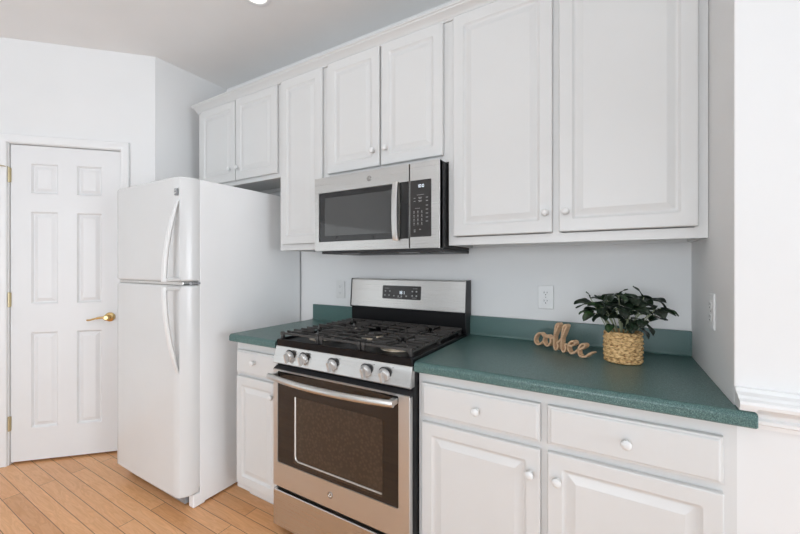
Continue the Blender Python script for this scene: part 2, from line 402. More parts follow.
wall_cab('short two door white wall cabinet above the microwave', -1.397, -.649, 1.757, ZT, [(-1.366, -1.021, 1.786, 2.396, -1.055, 1.864), (-1.011, -.672, 1.786, 2.396, -.978, 1.864)])
wall_cab('large two door white wall cabinet over the green counter', -.649, XR-.001, 1.371, ZT, [(-.622, -.204, 1.410, 2.400, -.230, 1.487), (-.181, .247, 1.410, 2.400, -.156, 1.487)])

# crown along the top of the wall cabinets, returning to the wall at the left end
prof = [(0, 2.402), (.008, 2.402), (.010, 2.409), (.014, 2.412), (.018, 2.420), (.027, 2.429), (.037, 2.435), (.039, 2.440), (.045, 2.443), (.046, 2.449), (.043, 2.454), (0, 2.454)]
bm = B(); loops = []
for kind in range(3):
    loops.append([{0: (-2.622-a*.5, UY, z-.013), 1: (-2.622-a*.5, UF-.001-a, z-.013), 2: (XR-.001, UF-.001-a, z)}[kind] for a, z in prof])
loft(bm, loops)
tag(obj('crown_molding', bm, M_cab, root=(-1.2, UY, 2.44), ang=25), 'white crown moulding along the tops of the wall cabinets', 'moulding')

BY, BF, BD = -.004, -.602, -.622
def base_cab(label, x0, x1, parts, stile=None):
    t = thing('base_cabinet', label, 'cabinet', ((x0+x1)/2, BY, 0), 'white base cabinets')
    z0, z1 = .080, .875; bm = B(); th = .016
    box(bm, x0, x0+th, BY, BF+.019, z0, z1); box(bm, x1-th, x1, BY, BF+.019, z0, z1); box(bm, x0+th, x1-th, BY, BF+.019, z0, z0+th)
    box(bm, x0+th, x1-th, BY, BY-.006, z0, z1)
    obj('cabinet_box', bm, M_cab, t)
    kb = B(); box(kb, x0+.002, x1-.002, BY-.02, BF+.075, 0.0005, z0); obj('toe_kick', kb, M_cab, t)
    fb = B(); sw = .030
    box(fb, x0, x0+sw, BF, BF+.019, z0, z1); box(fb, x1-sw, x1, BF, BF+.019, z0, z1)
    for e, f in ((z0, z0+.03), (.678, .712), (z1-.045, z1)): box(fb, x0+sw, x1-sw, BF, BF+.019, e, f)
    if stile: box(fb, stile-.022, stile+.022, BF-.0004, BF+.019, z0, z1)
    obj('face_frame', fb, M_cab, t)
    for kind, a, c, e, f, kx, kz in parts:
        if kind == 'drawer': o = obj('drawer', slab_front(a, c, e, f, BF-.0015, BD), M_cab, t)
        else: o = obj('door', raised_door(a, c, e, f, BF-.0015, BD, .046), M_cab, t)
        knob(kx, kz, BD, o)
base_cab('narrow white base cabinet between the refrigerator and the range', -1.760, -1.410, [('drawer', -1.745, -1.425, .706, .830, -1.592, .778), ('door', -1.745, -1.425, .118, .690, -1.452, .628)])
base_cab('wide white base cabinet with two drawers under the longer counter', -.6485, .279, [('drawer', -.631, -.201, .706, .832, -.412, .770), ('drawer', -.180, .251, .706, .832, .034, .768),
    ('door', -.631, -.201, .118, .684, -.232, .604), ('door', -.180, .251, .118, .684, -.150, .604)], -.1905)

# ------------------------------------------------------------------ countertops
def counter(label, x0, x1, xs0, xs1, notch=False):
    """slab with a rounded front edge and a coved backsplash"""
    t = thing('countertop', label, 'countertop', ((x0+x1)/2, -.3, .876), 'green laminate countertops')
    zb, zt, yf = .876, .914, -.648
    front = []
    for k in range(7):
        a = R(90*k/6); front.append((yf+.016-.016*sin(a), zt-.016+.016*cos(a)))
    low = [(yf, zb+.004), (yf+.004, zb)]
    bm = B()
    if notch:
        pb = [(-.003, zt)]+[(YE-.0015, zt)]
        extrude_x(bm, [(-.003, zt)]+front+low+[(-.003, zb)], x0, XR-.0012)
        lo = [[(x, y, z) for y, z in [(YE-.0015, zt)]+front+low+[(YE-.0015, zb)]] for x in (XR-.0012, x1-.004)]
        lo.append([(x1, max(y, yf+.003), min(max(z, zb+.003), zt-.003)) for y, z in [(YE-.0015, zt)]+front+low+[(YE-.0015, zb)]])
        loft(bm, lo)
    else: extrude_x(bm, [(-.003, zt)]+front+low+[(-.003, zb)], x0, x1)
    obj('slab', bm, M_green, t)
    sb = B()
    cove = [(-.003, zt+.0005), (-.030, zt+.0005), (-.026, zt+.002), (-.0225, zt+.006), (-.021, zt+.011), (-.021, 1.013), (-.0195, 1.0155), (-.003, 1.0155)]
    extrude_x(sb, cove, xs0, xs1); obj('backsplash', sb, M_green, t)
counter('short green laminate countertop between the refrigerator and the range', -1.766, -1.411, -1.766, -1.411)
counter('long green laminate countertop with backsplash right of the range', -.6475, .309, -.6475, XR-.0012, True)

# ------------------------------------------------------------------ refrigerator
fx0, fx1 = -2.612, -1.895
t = thing('refrigerator', 'tall white top freezer refrigerator left of the counter', 'refrigerator', ((fx0+fx1)/2, -.38, 0))
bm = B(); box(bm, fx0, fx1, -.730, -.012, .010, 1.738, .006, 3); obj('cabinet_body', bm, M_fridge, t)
bm = B(); box(bm, fx0+.03, fx1-.06, -.775, -.743, .012, .09, .003)
obj('base_grille', bm, M_plastg, t)
bm = B(); box(bm, fx1-.045, fx1-.001, -.765, -.70, .002, .070, .006, 3); obj('foot', bm, M_fridge, t)
bm = B(); box(bm, fx0+.001, fx0+.045, -.765, -.70, .002, .070, .006, 3); obj('foot', bm, M_fridge, t)
def fridge_door(z0, z1, name):
    # rounded in plan: gently convex front, generous vertical corners
    def plan(ins):
        x0, x1 = fx0+ins, fx1-ins; yb = -.737; pts = []
        n_ = 28
        for k in range(n_+1):
            u = k/n_; x = x0+(x1-x0)*u
            e = min((x-x0), (x1-x))
            bow = .004*(1-(2*u-1)**2)
            r = .052 if u > .5 else .012; corner = 0 if e > r else (r-math.sqrt(max(0, r*r-(r-e)**2)))
            pts.append((x, -.828-bow+corner*.9+ins))
        return [(x0, yb)]+pts+[(x1, yb)]
    loops = []
    r = .014
    for k in range(5):
        a = R(90*k/4); loops.append((r-r*sin(a), z0+r-r*cos(a)))
    for k in range(5):
        a = R(90*k/4); loops.append((r-r*cos(a), z1-r+r*sin(a)))
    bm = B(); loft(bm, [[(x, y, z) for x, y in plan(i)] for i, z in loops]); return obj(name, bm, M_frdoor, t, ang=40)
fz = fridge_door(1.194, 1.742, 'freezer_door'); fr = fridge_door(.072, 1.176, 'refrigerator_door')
def fridge_handle(za, zb_, flip, parent):
    # bow from za (attached flush) out to zb_ (at the gap between the doors)
    bm = B(); pts = []; n_ = 22; hx_ = -1.930
    for k in range(n_+1):
        u = k/n_; z = za+(zb_-za)*u; y = -.826-.064*sin(min(1, u*1.02)*pi/2)**.85
        pts.append((hx_-.004*u, y, z))
    rr = [.008+.007*min(1, k/5) for k in range(n_+1)]
    loops = []
    for (x, y, z), r_ in zip(pts, rr):
        loops.append([(x+r_*1.15*cos(2*pi*k/12), y+r_*.75*sin(2*pi*k/12), z) for k in range(12)])
    loft(bm, loops)
    s = 1 if not flip else -1
    # bridge back to the door at the gap
    e0, e1 = (zb_-.0, zb_+.020*s) if True else (0, 0)
    box(bm, hx_-.020, hx_+.016, -.893, -.822, min(e0, e1), max(e0, e1), .005, 3)
    return obj('handle', bm, M_plast, parent)
fridge_handle(1.612, 1.198, False, fz); fridge_handle(.725, 1.172, True, fr)
bm = B(); panel_loops(bm, -1.948, -1.923, 1.640, 1.676, [(0, -.826, .003), (0, -.834, .003), (.001, -.835, .003)]); bd = obj('badge', bm, M_plastg, fz)
bm = B()
for k in range(2): box(bm, -1.944, -1.927, -.8362, -.8350, 1.663-.014*k, 1.669-.014*k)
obj('badge_mark', bm, M_chrome, bd)
bm = B(); box(bm, fx0+.010, fx1-.012, -.812, -.748, 1.1765, 1.1935, .003)
tmp = obj('centre_strip', bm, M_chrome, t)
bm = B(); box(bm, fx1-.030, fx1+.003, -.765, -.728, 1.179, 1.191, .003); lathe(bm, [(.008, 1.1775), (.008, 1.1925)], (fx1-.012, -.770, 0), 'z', 14); obj('hinge', bm, M_plastg, t)
bm = B(); box(bm, fx1-.008, fx1-.0005, -.7368, -.7302, .10, 1.735); obj('door_gasket', bm, M_gasket, t)

# round maker's emblem: disc, ring and a flourish of looping lines
def emblem(x, z, y, r, parent, mtx=None):
    bm = B(); lathe(bm, [(r, y), (r, y-.0015), (r-.001, y-.002), (r*.9, y-.002), (r*.86, y-.0012)], (x, 0, z), 'y', 32, mtx); e = obj('emblem', bm, M_steel_e, parent)
    bm = B()
    for s in (-1, 1):
        pts = smooth_path([(x+s*r*.62, y-.0016, z+r*.30), (x+s*r*.30, y-.0016, z+r*.58), (x+s*r*.06, y-.0016, z+r*.20), (x+s*r*.12, y-.0016, z-r*.35), (x+s*r*.42, y-.0016, z-r*.48), (x+s*r*.60, y-.0016, z-r*.12), (x+s*r*.30, y-.0016, z+r*.02)], 4)
        tube(bm, pts, r*.07, 6, up=(0, 1, 0), mtx=mtx)
    ring = [(x+r*.74*cos(2*pi*k/32), y-.0016, z+r*.74*sin(2*pi*k/32)) for k in range(33)]; tube(bm, ring, r*.05, 6, up=(0, 1, 0), cap=False, mtx=mtx)
    obj('monogram', bm, M_chrome, e)
M_steel_e = mat('emblem_grey', (.30, .29, .28), .35, 1.0)

# ------------------------------------------------------------------ microwave
mx0, mx1, mz0, mz1, MY = -1.403, -.659, 1.356, 1.7515, -.385
t = thing('microwave', 'stainless over the range microwave under the short cabinet', 'microwave', ((mx0+mx1)/2, -.01, mz0), None)
bm = B(); box(bm, mx0+.006, mx1+.001, -.352, -.006, mz0+.004, mz1, .003); obj('case', bm, M_blackm, t)
SP = -.812                                             # seam between the door and the control side
def bezel(x0, x1, z0, z1, wx0, wx1, wz0, wz1, yb, yf, r=.004):
    """plate with a rectangular window cut out of it"""
    bm = B(); N = 5
    o_ = [rrect(x0, x1, z0, z1, .002, yb), rrect(x0, x1, z0, z1, .002, yf+.003), rrect(x0+.002, x1-.002, z0+.002, z1-.002, .003, yf),
          rrect(wx0, wx1, wz0, wz1, r, yf), rrect(wx0+.001, wx1-.001, wz0+.001, wz1-.001, r, yf+.003), rrect(wx0+.001, wx1-.001, wz0+.001, wz1-.001, r, yb)]
    loft(bm, o_+[o_[0]], False, False); return bm
dr = obj('door', bezel(mx0, SP-.0015, mz0, mz1, -1.373, -.8975, 1.405, 1.668, -.354, MY), M_steel, t)
bm = B(); box(bm, -1.376, -.895, -.378, -.356, 1.402, 1.671); wg = obj('window', bm, M_blackg, dr)
bm = B(); box(bm, -1.335, -.91, -.3786, -.3781, 1.437, 1.640)
obj('window_screen', bm, M_mwwin, wg)
emblem(-1.040, 1.710, MY, .0135, dr)
# handle: bowed upright bar with a black recess beside it
bm = B(); box(bm, -.862, SP-.004, -.3875, -.381, 1.404, 1.670, .001); obj('handle_recess', bm, M_blackg, dr)
bm = B(); loops = []
for k in range(25):
    u = k/24; z = 1.397+(1.672-1.397)*u; y = -.398-.014*(1-(2*u-1)**2)**.6
    loops.append([(x, yy, z) for x, yy in ((-.895, y), (-.890, y-.006), (-.870, y-.007), (-.864, y-.003), (-.864, y+.006), (-.895, y+.006))])
loft(bm, loops); obj('handle', bm, M_steelv, dr)
cp = obj('control_side', bezel(SP+.0015, mx1, mz0, mz1, -.811, -.700, 1.410, 1.670, -.354, MY), M_steel, t)
bm = B(); box(bm, -.812, -.699, -.3845, -.356, 1.408, 1.672); pn = obj('control_panel', bm, M_panelg, cp)
bm = B()
def glyph(bm, x, z, w, h, y): box(bm, x-w/2, x+w/2, y-.0004, y, z-h/2, z+h/2)
yy = -.3846
glyph(bm, -.755, 1.602, .036, .0016, yy)
for r_, row in enumerate((1.588, 1.574)):
    glyph(bm, -.785, row, .010, .002, yy); glyph(bm, -.757, row+.002, .018, .0022, yy); glyph(bm, -.757, row-.003, .014, .0018, yy)
for z in (1.588, 1.573, 1.552, 1.534, 1.516, 1.498, 1.480): glyph(bm, -.722, z, .011, .003, yy)
glyph(bm, -.770, 1.541, .026, .0016, yy)
for r_ in range(4):
    for c_ in range(3):
        x, z = -.788+.020*c_, 1.526-.018*r_
        box(bm, x-.0018, x+.0018, yy-.0004, yy, z-.0035, z+.0035); glyph(bm, x, z-.0068, .008, .0012, yy)
for x, z in ((-.785, 1.442), (-.757, 1.444), (-.785, 1.434)): glyph(bm, x, z, .009, .003, yy)
obj('button_print', bm, M_ink, pn)
def seg_digits(text, x, z, w, h, gap, y, m, parent, th=None):
    SEG = {'0': 'abcdef', '1': 'bc', '2': 'abged', '3': 'abgcd', '5': 'afgcd', '8': 'abcdefg', '9': 'abcdfg', '4': 'fgbc', '6': 'afgedc', '7': 'abc'}
    th = th or w*.2; bm = B()
    for ch in text:
        if ch == ':':
            for zz in (z+h*.3, z+h*.7): box(bm, x-th/2, x+th/2, y-.0004, y, zz-th/2, zz+th/2)
            x += gap; continue
        for s in SEG[ch]:
            q = {'a': (x, x+w, z+h-th, z+h), 'd': (x, x+w, z, z+th), 'g': (x, x+w, z+h/2-th/2, z+h/2+th/2), 'f': (x, x+th, z+h/2, z+h), 'b': (x+w-th, x+w, z+h/2, z+h), 'e': (x, x+th, z, z+h/2), 'c': (x+w-th, x+w, z, z+h/2)}[s]
            box(bm, q[0], q[1], y-.0004, y, q[2], q[3])
        x += w+gap
    return obj('display', bm, m, parent)
seg_digits('10:0', -.772, 1.636, .0085, .013, .003, yy, M_led, pn)
# stainless right edge return and underside vent tray
bm = B(); box(bm, mx1-.006, mx1, -.384, -.353, mz0, mz1, .001); obj('side_trim', bm, M_steelv, t)
bm = B(); box(bm, mx0+.02, mx1+.0, -.350, -.006, 1.342, 1.3595, .003)
for k in range(14): box(bm, -1.34+.045*k, -1.315+.045*k, -.30, -.20, 1.3405, 1.3425)
obj('underside', bm, M_blackm, t)
for x in (-1.20, -.85):
    bm = B(); box(bm, x-.05, x+.05, -.335, -.305, 1.3395, 1.3425, .001); obj('cooktop_light', bm, M_plastg, t)

# ------------------------------------------------------------------ range
rx0, rx1 = -1.396, -.6515
t = thing('gas_range', 'stainless and black gas range between the two counters', 'range', ((rx0+rx1)/2, -.33, 0))
bm = B(); box(bm, rx0+.003, rx1-.001, -.648, -.030, .030, .908, .002)
for x in (rx0+.04, rx1-.04):
    for y in (-.60, -.09): lathe(bm, [(.016, .0005), (.016, .006), (.008, .008), (.008, .032)], (x, y, 0), 'z', 12)
obj('body', bm, M_black, t)
# cooktop: shallow black tray with rolled rim and a deep front band
bm = B()
out = [(rx0, rx1, -.664, -.070)]
def hrect(x0, x1, y0, y1, z, r): return [(p[0], p[2], z) for p in rrect(x0, x1, y0, y1, r, 0, 5)]
loft(bm, [hrect(rx0, rx1, -.651, -.035, .896, .004), hrect(rx0, rx1, -.654, -.035, .918, .006), hrect(rx0+.001, rx1-.001, -.652, -.036, .9245, .008), hrect(rx0+.006, rx1-.006, -.655, -.040, .9275, .01),
          hrect(rx0+.016, rx1-.016, -.640, -.050, .9270, .012), hrect(rx0+.022, rx1-.022, -.632, -.056, .9175, .014)], True, True)
obj('cooktop', bm, M_black, t, ang=50)
# burners
burn = [(-1.245, -.500, .040), (-1.245, -.215, .030), (-1.029, -.350, .046), (-.815, -.500, .046), (-.815, -.215, .034)]
for x, y, r_ in burn:
    bm = B(); lathe(bm, [(r_+.022, .9176), (r_+.020, .9200), (r_+.004, .9215), (r_, .930), (r_-.003, .9335)], (x, y, 0), 'z', 28)
    for k in range(20):
        a = 2*pi*k/20; box(bm, -.0016, .0016, -.002, .004, .923, .931, mtx=Matrix.Translation((x, y, 0)) @ Matrix.Rotation(a, 4, 'Z') @ Matrix.Translation((0, r_, 0)))
    bb_ = obj('burner', bm, M_burner, t)
    bm = B(); lathe(bm, [(r_-.004, .9336), (r_+.001, .9340), (r_+.001, .9385), (r_-.003, .9405), (0, .9410)], (x, y, 0), 'z', 28); obj('burner_cap', bm, M_iron, bb_)
# three cast iron grates
def bar(bm, p, q, w=.009, h=.013, zt=.9585, bev=.003):
    p, q = Vector((*p, 0)), Vector((*q, 0)); d_ = q-p; L = d_.length; a = math.atan2(d_.y, d_.x)
    box(bm, 0, L, -w/2, w/2, zt-h, zt, bev, 2, Matrix.Translation(p) @ Matrix.Rotation(a, 4, 'Z'))
gy0, gy1 = -.630, -.092
def grate(x0, x1, kind):
    bm = B(); e = .006
    bar(bm, (x0+e, gy0), (x0+e, gy1), .009, .010, .9500); bar(bm, (x1-e, gy0), (x1-e, gy1), .009, .010, .9500); bar(bm, (x0, gy0+e), (x1, gy0+e), .010, .011, .9560); bar(bm, (x0, gy1-e), (x1, gy1-e))
    my = (gy0+gy1)/2; mx = (x0+x1)/2
    if kind == 'side':
        bar(bm, (x0, my), (x1, my))
        for cy_ in (-.500, -.215):
            # fingers from both sides plus two diagonals that meet over the burner
            for dy in (-.088, -.045, .045, .088):
                if gy0+.02 < cy_+dy < gy1-.02 and abs(cy_+dy-my) > .022:
                    ln = .096 if abs(dy) > .08 else .080
                    bar(bm, (x0+.001, cy_+dy), (x0+e+ln, cy_+dy), .0072, .011); bar(bm, (x1-.001, cy_+dy), (x1-e-ln, cy_+dy), .0072, .011)
            bar(bm, (x0+e, cy_), (mx-.024, cy_), .0072, .011); bar(bm, (x1-e, cy_), (mx+.024, cy_), .0072, .011)
            for sx in (-1, 1):
                for sy in (-1, 1): bar(bm, (mx+sx*.085, cy_+sy*.098), (mx+sx*.020, cy_+sy*.022), .0072, .011)
            bar(bm, (mx, cy_+.112 if cy_ < my else gy1), (mx, cy_+.03), .0072, .011); bar(bm, (mx, gy0 if cy_ < my else cy_-.112), (mx, cy_-.03), .0072, .011)
    else:
        for y in (-.570, -.500, -.220, -.150): bar(bm, (x0+e, y), (x1-e, y), .0072, .011)
        for y in (-.410, -.350, -.290):
            bar(bm, (x0+e, y), (mx-.035, y), .0072, .011); bar(bm, (x1-e, y), (mx+.035, y), .0072, .011)
        bar(bm, (mx, gy0), (mx, -.405), .0072, .011); bar(bm, (mx, gy1), (mx, -.295), .0072, .011)
    # feet down to the tray
    for x in (x0+.008, x1-.008):
        for y in (gy0+.008, my, gy1-.008): box(bm, x-.007, x+.007, y-.007, y+.007, .9182, .948, .002)
    # nose blocks on the front corners
    for x in (x0+.010, x1-.010): box(bm, x-.010, x+.010, gy0-.003, gy0+.012, .938, .9590, .004, 2)
    obj('grate', bm, M_iron, t)
grate(-1.392, -1.148, 'side'); grate(-1.144, -.914, 'mid'); grate(-.910, -.666, 'side')
# control panel: sloping stainless front
bm = B()
cpf = [(-.636, .8955), (-.649, .8955), (-.653, .892), (-.672, .824), (-.672, .820), (-.668, .816), (-.636, .816)]
extrude_x(bm, cpf, rx0, rx1); cpo = obj('control_panel', bm, M_steel, t)
sl = Vector((0, -.024, -.069)).normalized(); ang_ = math.atan2(.019, .068)    # tilt of the face
for i, (x, z) in enumerate([(-1.289, .862), (-1.200, .861), (-1.032, .858), (-.856, .858), (-.767, .857)]):
    y = -.653-(.892-z)*.019/.068
    mt = Matrix.Translation((x, y, z)) @ Matrix.Rotation(ang_, 4, 'X')
    bm = B(); lathe(bm, [(.0285, -.0003), (.0285, -.003), (.0262, -.0045)], (0, 0, 0), 'y', 28, mt); kb = obj('knob_bezel', bm, M_blackm, cpo)
    bm = B(); lathe(bm, [(.0245, -.0046), (.0242, -.014), (.0225, -.0165), (.0220, -.020), (.020, -.0215)], (0, 0, 0), 'y', 28, mt)
    for k in range(28): box(bm, -.0009, .0009, .0234, .0250, -.013, -.0055, mtx=mt @ Matrix.Rotation(2*pi*k/28, 4, 'Y') @ Matrix.Translation((0, 0, 0)) @ Matrix(((1, 0, 0, 0), (0, 0, 1, 0), (0, 1, 0, 0), (0, 0, 0, 1))))
    box(bm, -.0050, .0050, -.038, -.019, -.0225, .0225, .002, 2, mt)
    obj('knob', bm, M_knob, kb)
bm = B()
for x in (-1.262, -1.173, -1.000, -.824, -.735):
    bm = B()
    for dz in (0, .006): box(bm, x-.0015, x+.0015, -.6575, -.6545, .880+dz*.3, .8815+dz*.3)
    obj('marking', bm, M_blackm, cpo)
# oven door
DY = -.672; oz0, oz1 = .238, .794
od = obj('oven_door', bezel(rx0+.001, rx1-.001, oz0, oz1-.004, rx0+.030, rx1-.050, .352, oz1-.012, -.650, DY, .006), M_steelv, t)
bm = B(); box(bm, rx0+.029, rx1-.049, DY+.003, DY+.012, .351, oz1-.010); gl = obj('glass', bm, M_blackg, od)
bm = B(); panel_loops(bm, -1.262, -.775, .372, .678, [(0, DY+.003, .012), (0, DY+.0022, .012)]); obj('window', bm, M_oven, gl)
bm = B(); tr = [(-1.250, DY+.0015, .678), (-1.250, DY+.0015, .410), (-1.246, DY+.0015, .394), (-1.232, DY+.0015, .386), (-.778, DY+.0015, .386)]
tube(bm, tr, .0035, 8, up=(0, 1, 0)); obj('window_trim', bm, M_steelv, gl)
bm = B(); extrude_x(bm, [(DY+.001, oz1-.0115), (DY+.001, oz1-.006), (DY+.006, oz1-.001), (-.6495, oz1+.0085), (-.6495, oz1-.0115)], rx0+.001, rx1-.001)
tp = obj('top_trim', bm, M_blackm, od)
bm = B()
for x in (-1.26, -1.155, -1.05, -.945, -.84):
    for dy in (.008, .016): box(bm, x, x+.075, DY+dy, DY+dy+.003, oz1+.0002+dy*.33, oz1+.0009+dy*.33)
obj('vent_slot', bm, M_gap, tp)
emblem(-1.040, .298, DY, .0145, od)
# bowed handle with end brackets
bm = B(); loops = []; hz_ = .764
for k in range(41):
    u = k/40; x = (rx0+.012)+(rx1-.050-rx0-.012)*u; y = -.708-.036*(1-(2*u-1)**2); a = [(-.004, -.013), (-.011, -.009), (-.013, 0), (-.011, .009), (-.004, .014), (.004, .013), (.007, 0), (.004, -.012)]
    loops.append([(x, y+p, hz_+q) for p, q in a])
loft(bm, loops)
for x in (rx0+.026, rx1-.064): box(bm, x-.012, x+.012, -.714, DY-.0003, hz_-.011, hz_+.011, .003)
obj('handle', bm, M_steel, od, ang=50)
# storage drawer
bm = B(); panel_loops(bm, rx0+.001, rx1-.001, .050, .221, [(0, -.650, .003), (0, DY+.004, .003), (.002, DY+.001, .004), (.005, DY, .005)]); obj('drawer', bm, M_steel, t)
# backguard
bm = B(); extrude_x(bm, [(-.010, .905), (-.066, .905), (-.068, 1.034), (-.010, 1.034)], rx0+.002, rx1-.002); bgd = obj('backguard', bm, M_black, t)
bm = B(); extrude_x(bm, [(-.008, 1.034), (-.084, 1.034), (-.086, 1.038), (-.073, 1.192), (-.069, 1.198), (-.060, 1.200), (-.008, 1.200)], rx0+.010, rx1+.000)
bs = obj('backguard_panel', bm, M_steel, bgd)
bm = B(); extrude_x(bm, [(-.006, .905), (-.074, .905), (-.088, 1.036), (-.075, 1.194), (-.070, 1.2015), (-.006, 1.2015)], rx1+.0001, rx1+.0035)
obj('end_cap', bm, M_blackm, bs); bm = B()
extrude_x(bm, [(-.006, 1.030), (-.088, 1.030), (-.088, 1.036), (-.075, 1.194), (-.070, 1.2015), (-.006, 1.2015)], rx0+.0035, rx0+.0099)
obj('end_cap', bm, M_blackm, bs)
tb = Matrix.Translation((0, -.086, 1.038)) @ Matrix.Rotation(-math.atan2(.013, .154), 4, 'X')
bm = B(); panel_loops(bm, -1.160, -.908, .050, .126, [(0, .002, .006), (0, -.0008, .006), (.001, -.0012, .006)], mtx=tb); dp = obj('control_panel', bm, M_panelg, bs)
bm = B(); yy = -.0012
for x, z in [(-1.140, .094), (-1.110, .094), (-1.143, .070), (-1.114, .070), (-1.082, .068), (-1.052, .067), (-1.032, .067), (-1.000, .068), (-.962, .096), (-.936, .096), (-.962, .072), (-.936, .072)]:
    box(bm, x-.0045, x+.0045, yy-.0004, yy, z-.0038, z+.0038, mtx=tb)
for x, z, w in [(-1.130, .110, .030), (-.945, .112, .028), (-.950, .060, .030), (-1.042, .058, .030)]: box(bm, x-w/2, x+w/2, yy-.0004, yy, z-.001, z+.001, mtx=tb)
obj('button_print', bm, M_ink, dp)
seg_digits('18:1', -1.050, 1.117, .0090, .017, .0035, -.0808, M_led, dp)

# ------------------------------------------------------------------ outlets
def outlet(label, mt, kind):
    o = thing('wall_outlet', label, 'outlet', tuple(mt @ Vector((0, 0, 0))), 'white wall outlets')
    bm = B(); panel_loops(bm, -.036, .036, -.057, .057, [(0, -.0004, .004), (0, -.003, .004), (.003, -.0055, .004)], mtx=mt); p = obj('cover_plate', bm, M_plast, o)
    bm = B(); dk = B()
    if kind == 'duplex':
        for s in (-1, 1):
            c = .0195*s
            loft(bm, [[(.0165*max(-1, min(1, 1.15*cos(2*pi*k/28))), y, c+.0145*sin(2*pi*k/28)) for k in range(28)] for y in (-.0056, -.0078)], mtx=mt)
            box(dk, -.0078, -.0056, -.0082, -.0079, c-.001, c+.0075, mtx=mt); box(dk, .0056, .0078, -.0082, -.0079, c, c+.0072, mtx=mt)
            lathe(dk, [(.0026, -.0079), (.0026, -.0082)], (0, 0, c-.0075), 'y', 12, mt)
        lathe(dk, [(.002, -.0055), (.002, -.0060)], (0, 0, 0), 'y', 10, mt)
    else:
        panel_loops(bm, -.0165, .0165, -.0335, .0335, [(0, -.0056, .002), (0, -.0075, .002), (.001, -.008, .002)], mtx=mt)
        for s in (-1, 1):
            c = .021*s
            box(dk, -.0075, -.0055, -.0085, -.0081, c-.003, c+.005, mtx=mt); box(dk, .0055, .0075, -.0085, -.0081, c-.003, c+.005, mtx=mt)
            lathe(dk, [(.0022, -.0081), (.0022, -.0085)], (0, 0, c-.0075), 'y', 10, mt)
        box(bm, -.008, .008, -.0095, -.0081, -.006, -.001, mtx=mt); box(bm, -.008, .008, -.0095, -.0081, .001, .006, mtx=mt)
    rc = obj('receptacle', bm, M_plast, p); obj('slots', dk, M_gap if kind == 'duplex' else M_plastg, p)
outlet('white duplex outlet above the counter beside the wooden word', Matrix.Translation((-.276, -.0006, 1.127)), 'duplex')
outlet('white outlet on the wall just left of the range', Matrix.Translation((-1.538, -.0006, 1.122)), 'gfci')
outlet('white outlet on the side wall right of the plant', Matrix.Translation((XR-.0006, -.366, 1.134)) @ Matrix.Rotation(R(-90), 4, 'Z'), 'duplex')

# ------------------------------------------------------------------ the wooden word
P0 = Vector((-.2945, -.1275)); P1 = Vector((-.104, -.2635)); dirv = (P1-P0).normalized(); nrm = Vector((-dirv.y, dirv.x))   # away from the viewer
px = [(122, 352), (113, 340), (99, 337), (84, 350), (77, 372), (83, 391), (97, 398), (112, 390), (123, 376), (127, 360), (137, 350), (150, 351), (161, 366), (160, 388), (150, 403), (136, 402), (126, 387), (125, 370), (133, 356), (150, 358), (166, 364), (178, 358),
      (189, 335), (202, 303), (208, 290), (199, 286), (189, 300), (183, 340), (180, 380), (181, 413), (189, 426), (199, 418), (200, 402), (196, 388), (205, 382), (216, 370),
      (228, 348), (242, 312), (247, 298), (238, 293), (228, 310), (222, 350), (219, 395), (221, 426), (230, 437), (240, 428), (241, 410), (238, 398), (251, 398),
      (268, 404), (284, 400), (291, 389), (282, 380), (267, 385), (256, 403), (257, 428), (270, 445), (288, 441), (305, 427),
      (324, 421), (341, 411), (346, 401), (336, 395), (320, 402), (309, 425), (313, 452), (328, 467), (348, 463), (366, 450), (384, 441)]
# sign plane: script drawn in the plane's own metric coordinates
Fp, ya = 362.54, R(30.37); fv = Vector((-sin(ya), cos(ya))); rv = Vector((cos(ya), sin(ya))); C0 = Vector((0, -1.8574))
path2 = []
for a, c in px:
    u, w = 520+a/5.34, 270+c/5.34
    dd = fv*Fp+rv*(u-400); tt = (P0-C0).dot(nrm)/dd.dot(nrm); P = C0+dd*tt
    path2.append(((P-P0).dot(dirv), 1.2786+tt*(265.59-w)))
path2 = [(s, max(z, .9190)) for s, z in path2]
# bring letters that float a little down to the counter: tilt correction along the word
n2 = smooth_path([(s, z, 0) for s, z in path2], 4)
bm = B(); hw = .0034; dep = .022; L_, R_ = [], []
for i, p in enumerate(n2):
    q = (n2[min(i+1, len(n2)-1)]-n2[max(i-1, 0)]); q = q.normalized() if q.length else Vector((1, 0, 0)); m_ = Vector((-q.y, q.x, 0)); L_.append(p+m_*hw); R_.append(p-m_*hw)
def w3(p, dpt): 
    g = P0+dirv*p.x+nrm*dpt; return (g.x, g.y, max(p.y, .9145))
loops = [[w3(a, 0), w3(a, dep), w3(b_, dep), w3(b_, 0)] for a, b_ in zip(L_, R_)]
loft(bm, loops)
for p in (n2[0], n2[-1]):
    t_ = bmesh.new(); ring = [Vector((p.x+hw*cos(2*pi*k/14), p.y+hw*sin(2*pi*k/14), 0)) for k in range(14)]; t_.free()
    loft(bm, [[w3(v_, 0) for v_ in ring], [w3(v_, dep) for v_ in ring]])
o = obj('wooden_word_sign', bm, M_wood, root=(-.19, -.17, .9145)); tag(o, 'light wood cut out word coffee standing on the green counter', 'sign')

